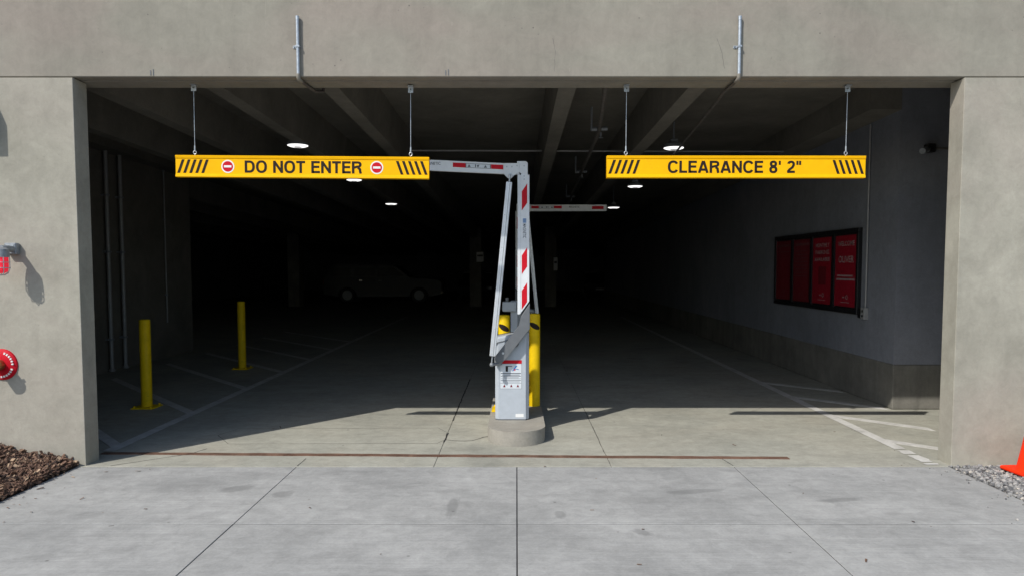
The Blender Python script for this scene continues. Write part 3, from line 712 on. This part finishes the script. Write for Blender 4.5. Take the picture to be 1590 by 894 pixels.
# ================================================================== POSTER BOARD on the right wall
pb = empty('poster_board', (4.46, 10.65, 1.08), 'black framed board of four red posters on the right inner wall', 'poster board')
y0, y1, z0, z1 = -1.48, 1.48, 0, 1.10      # local; near end is -Y
MB().box(-.03, -.001, y0, y1, z0, z1, .003).build('backing', 'frame', pb)
for (a, b, c, d) in ((y0 - .01, y1 + .01, z1 - .05, z1 + .01), (y0 - .01, y1 + .01, z0 - .01, z0 + .05), (y0 - .01, y0 + .05, z0 + .0502, z1 - .0502), (y1 - .05, y1 + .01, z0 + .0502, z1 - .0502)):
    MB().box(-.055, -.0012, a, b, c, d, .004).build('frame_rail', 'frame', pb)
for k in range(1, 4):
    yy = y0 + (y1 - y0) * k / 4; MB().box(-.05, -.0305, yy - .04, yy + .04, .0506, z1 - .0506).build('frame_rail', 'frame', pb)
for k in range(4):
    a = y0 + (y1 - y0) * k / 4 + .055; b = y0 + (y1 - y0) * (k + 1) / 4 - .055
    p = MB().box(-.036, -.0302, a, b, .075, z1 - .075).build('poster', 'poster' if k < 2 else 'posterd', pb)
    def lines(rows, mat='ptext'):
        for (u0, u1, v, h) in rows: MB().box(-.0372, -.0355, a + (b - a) * (1 - u1), a + (b - a) * (1 - u0), v, v + h).build('text_line', mat, p)
    tm = 'ptext' if k < 2 else 'ptextd'
    def word(t, u0, u1, v0, v1): text('lettering', t, 'ptext', p, b - (b - a) * u0, b - (b - a) * u1, v0, v1, -.0368, facing='-x', bold=.01)
    if k == 0:
        word('WELCOME', .12, .88, .885, .95); word('OLIVER', .16, .86, .66, .75); lines([(.12, .82, .475, .022), (.08, .92, .425, .026)])
    if k == 1:
        word('MONTHLY', .14, .86, .885, .945); word('PARKING', .14, .86, .785, .845); word('AVAILABLE', .10, .90, .685, .74)
        MB().box(-.0372, -.0355, a + (b - a) * .28, a + (b - a) * .68, .35, .61).build('pale_panel', 'posterd', p)
    if k > 1: lines([(.08, .92, .93, .04)] + ([(.1, .85, .84 - i * .055, .016) for i in range(8)] if k == 2 else [(.1, .9, .84, .016)]), 'ptextd')
    q = MB(); c = (a + b) / 2; q.torus((0, 0, 0), .026, .006, 'y', 16, 6)
    for v in q.bm.verts: v.co = Vector((-.037 + v.co.y * .15, c - .05 + v.co.x, .20 + v.co.z))
    q.box(-.0372, -.0358, c + .02, c + .07, .19, .205); q.build('logo_mark', tm, p)
    lines([(.3, .7, .125, .008)], tm)
ob = empty('outlet_box', (4.46, 9.0, 1.02), 'grey twin outlet box with conduit beside the poster board', 'outlet')
MB().box(-.06, -.001, -.045, .045, 0, .15, .004).build('box', 'palepipe', ob)
for zz in (.045, .105): MB().tube((-.064, 0, zz), (-.058, 0, zz), .018, n=14).build('socket', 'frame', ob)
MB().path([(-.02, 0, .15), (-.02, 0, 2.45)], .011, 8).build('conduit', 'palepipe', ob, smooth=True)
MB().box(-.045, -.001, .06, .16, .01, .14, .004).build('junction_box', 'frame', ob)

# ================================================================== FIXTURES on the left pier
WY = FY - .012
bc = empty('warning_beacon', (-4.185, WY, 1.765), 'red glass warning beacon on a grey bracket on the left pier', 'beacon')
MB().box(-.06, .04, -.055, -.0005, .02, .115, .008).build('wall_box', 'grey', bc)
MB().box(-.045, .025, -.058, -.0545, .04, .10, .002).build('box_cover', 'galv', bc)
MB().path([(.01, -.05, .065), (.01, -.10, .068), (.008, -.14, .068), (0, -.165, .066)], .026, 14).build('bracket_arm', 'grey', bc, smooth=True)
m = MB(); m.lathe([(.03, .075), (.05, .06), (.055, .02), (.055, -.005)], 24, c=(0, -.165, 0)); m.build('hood', 'grey', bc, smooth=True)
gl = MB(); gl.lathe([(.045, 0), (.046, -.09), (.038, -.12), (.015, -.135)], 24, c=(0, -.165, 0)); gl = gl.build('red_glass', 'lampred', bc, smooth=True)
for k in range(6):
    a = k * math.pi / 3 + .3; ca, sa = math.cos(a), math.sin(a)
    MB().path([(.054 * ca, -.165 + .054 * sa, 0), (.055 * ca, -.165 + .055 * sa, -.095), (.04 * ca, -.165 + .04 * sa, -.135), (.01 * ca, -.165 + .01 * sa, -.15)], .0035, 6).build('guard_wire', 'galv', gl)
for zz in (-.045, -.09): MB().torus((0, -.165, zz), .0555, .0035, 'z', 24, 6).build('guard_wire', 'galv', gl)
fc = empty('hose_connection', (-4.335, WY, .865), 'round red hose connection plate on the left pier above the mulch', 'fire connection')
m = MB(); m.lathe([(.06, -.03), (.10, -.026), (.128, -.012), (.132, -.0005)], 40, 'y'); m.build('plate', 'red', fc, smooth=True)
m = MB(); n = 28
for k in range(n):
    if k % 7 == 6: continue
    a0 = 2 * math.pi * k / n; a1 = a0 + .13; pt = lambda r_, a: (r_ * math.cos(a), r_ * math.sin(a))
    m.prism([pt(.094, a0), pt(.094, a1), pt(.110, a1), pt(.110, a0)], 'y', -.0285, -.015)
m.build('raised_lettering', 'white', fc)
m = MB(); m.lathe([(.045, -.02), (.045, -.10), (.058, -.102), (.058, -.15), (.048, -.152), (.048, -.11), (.01, -.109)], 28, 'y'); cp_ = m.build('coupling', 'brass', fc, smooth=True)
MB().lathe([(.0475, -.112), (.0475, -.109)], 24, 'y').build('dark_bore', 'frame', cp_)
for a in (.4, 2.5, 4.6): MB().tube((.055 * math.cos(a), -.126, .055 * math.sin(a)), (.078 * math.cos(a), -.126, .078 * math.sin(a)), .010, n=8).build('lug', 'brass', cp_)
wl = empty('wall_fixture', (-4.50, WY, 2.74), 'dark box fixture high on the left pier, at the very edge', 'wall fixture')
m = MB(); m.prism([(-.0005, 0), (-.0005, .36), (-.08, .36), (-.15, .30), (-.15, .05), (-.11, 0)], 'x', -.15, .155, .006); m.build('housing', 'grey', wl)
MB().box(-.11, .115, -.1525, -.149, .09, .27).build('lens', 'glass', wl)

# ================================================================== TRAFFIC CONE
cn = empty('traffic_cone', (4.215, 5.64, .012), 'orange traffic cone on the gravel beside the right pier', 'traffic cone', rz=R(3))
m = MB(); m.box(-.185, .185, -.185, .185, .0, .032, .012, 2); m.build('base', 'cone', cn)
MB().box(-.176, .176, -.176, .176, -.008, .004).build('foot_pad', 'rubber', cn)
def cr(z): return .148 - (z - .03) * .172
prof = [(cr(.03) + .012, .031), (cr(.05), .05), (cr(.4), .4), (cr(.70), .70), (cr(.715) - .004, .715), (.018, .715)]
m = MB(); m.lathe(prof, 36); body = m.build('cone_body', 'cone', cn, smooth=True)
for a, b in ((.30, .45), (.54, .64)): MB().lathe([(cr(a) + .0015, a), (cr(b) + .0015, b)], 36).build('reflective_band', 'white', cn, smooth=True)

# ================================================================== VEHICLES deep in the garage
def wheel(parent, x, y, r=.37, s=-1):
    w = empty('wheel', (x, y, r)); w.parent = parent
    MB().lathe([(r * .6, -.11), (r * .95, -.12), (r, -.08), (r, .08), (r * .95, .12), (r * .6, .11)], 28, 'y').build('tyre', 'rubber', w, smooth=True)
    MB().lathe([(.05, s * .125), (r * .55, s * .112), (r * .62, s * .115), (r * .62, 0)], 20, 'y').build('rim', 'grey', w, smooth=True)
def arch(c, r, n=9): return [(c + r * math.cos(math.pi * k / n), .30 + max(.0, r * math.sin(math.pi * k / n))) for k in range(n, -1, -1)]
def boxy_car(x, y):
    root = empty('parked_car', (x, y, 0), 'pale boxy car parked side-on deep in the dark garage', 'car')
    low = [(-2.75, .45), (-2.72, .42)] + arch(-1.65, .46) + arch(1.72, .46) + [(2.70, .42), (2.78, .60), (2.76, .98), (2.60, 1.10), (1.25, 1.20), (1.2, 1.22), (-2.72, 1.22), (-2.76, 1.1)]
    m = MB(); m.prism(low, 'y', -.95, .95); body = m.build('body', 'cardim', root)
    m = MB(); m.prism([(-2.70, 1.221), (1.25, 1.221), (.60, 1.72), (.40, 1.78), (-2.25, 1.78), (-2.45, 1.70)], 'y', -.80, .80); m.build('cab', 'cardim', root)
    for a, b in (((-2.45, 1.27), (-1.5, 1.27)), ((-1.38, 1.27), (-.35, 1.27)), ((-.25, 1.27), (1.02, 1.27))):
        m = MB(); pts = [a, b, (b[0] - (.0 if b[0] < .5 else .5), 1.66), (a[0] + .06, 1.66)]; m.prism(pts, 'y', -.806, -.799); m.build('side_window', 'frame', root)
    m = MB(); m.prism([(1.262, 1.24), (.63, 1.715), (.58, 1.70), (1.20, 1.24)], 'y', -.72, .72); m.build('windscreen', 'glass', root)
    for a in (-1.15, -.25): 
        d = MB(); d.box(a, a + .85, -.956, -.9495, .52, 1.18, .002); d = d.build('door', 'cardim', root); MB().box(a + .08, a + .22, -.975, -.955, 1.05, 1.08, .004).build('handle', 'chrome', d)
    for yy in (-.75, .55): MB().box(2.70, 2.79, yy, yy + .2, .80, .96, .01).build('headlight', 'glass', root)
    for yy in (-.94, .78): MB().box(-2.79, -2.73, yy, yy + .16, .85, 1.12, .01).build('tail_light', 'red', root)
    MB().box(2.72, 2.86, -.93, .93, .42, .58, .03).build('bumper', 'chrome', root)
    for sx in (-1.65, 1.72):
        for sy in (-.82, .82): wheel(root, sx, sy, .38, -1 if sy < 0 else 1)
    return root
boxy_car(-6.3, 34.2)
def sedan(x, y, rz, label):
    root = empty('car', (x, y, 0), label, 'car', rz=rz)
    low = [(-2.3, .42), (-2.25, .35)] + [(a, b - .04) for a, b in arch(-1.4, .40)] + [(a, b - .04) for a, b in arch(1.42, .40)] + [(2.25, .33), (2.34, .50), (2.28, .78), (1.3, .95), (-1.6, 1.0), (-2.28, .92)]
    m = MB(); m.prism(low, 'y', -.88, .88); m.build('body', 'card', root)
    m = MB(); m.prism([(-1.75, .99), (1.15, .955), (.45, 1.36), (.1, 1.44), (-.7, 1.44), (-1.1, 1.36)], 'y', -.72, .72); m.build('cabin', 'glass', root)
    m = MB(); m.prism([(.40, 1.40), (.1, 1.455), (-.7, 1.455), (-1.1, 1.38), (-1.08, 1.36), (-.7, 1.43), (.1, 1.43), (.40, 1.375)], 'y', -.70, .70); m.build('roof', 'card', root)
    for yy in (-.82, .52): MB().box(2.22, 2.33, yy, yy + .3, .62, .74, .01).build('headlight', 'glass', root)
    MB().box(2.30, 2.355, -.25, .25, .45, .56).build('number_plate', 'grey', root)
    for sx in (-1.4, 1.42):
        for sy in (-.78, .78): wheel(root, sx, sy, .33, -1 if sy < 0 else 1)
    return root
sedan(-2.0, 36.5, R(-90), 'dark car facing out behind the left of the barrier gate')
sedan(4.6, 40.5, R(-92), 'dark car facing out at the far right of the garage')
def notice(x, y, z, w, h, label):
    r = empty('notice_sign', (x, y, z), label, 'sign')
    MB().box(-w / 2, w / 2, -.012, -.002, 0, h, .002).build('sheet', 'boom', r)
    MB().box(-w / 2 + .03, w / 2 - .03, -.0135, -.0115, h * .55, h * .72).build('print_block', 'print', r)
    for a in (-1, 1): MB().tube((a * w * .4, -.016, h * .93), (a * w * .4, -.01, h * .93), .01, n=8).build('screw', 'grey', r)
notice(-1.55, 30.19, 1.9, .30, .42, 'small pale notice on a far column left of the gate')
notice(1.66, 30.19, 1.54, .17, .55, 'narrow pale notice on a far column right of the gate')
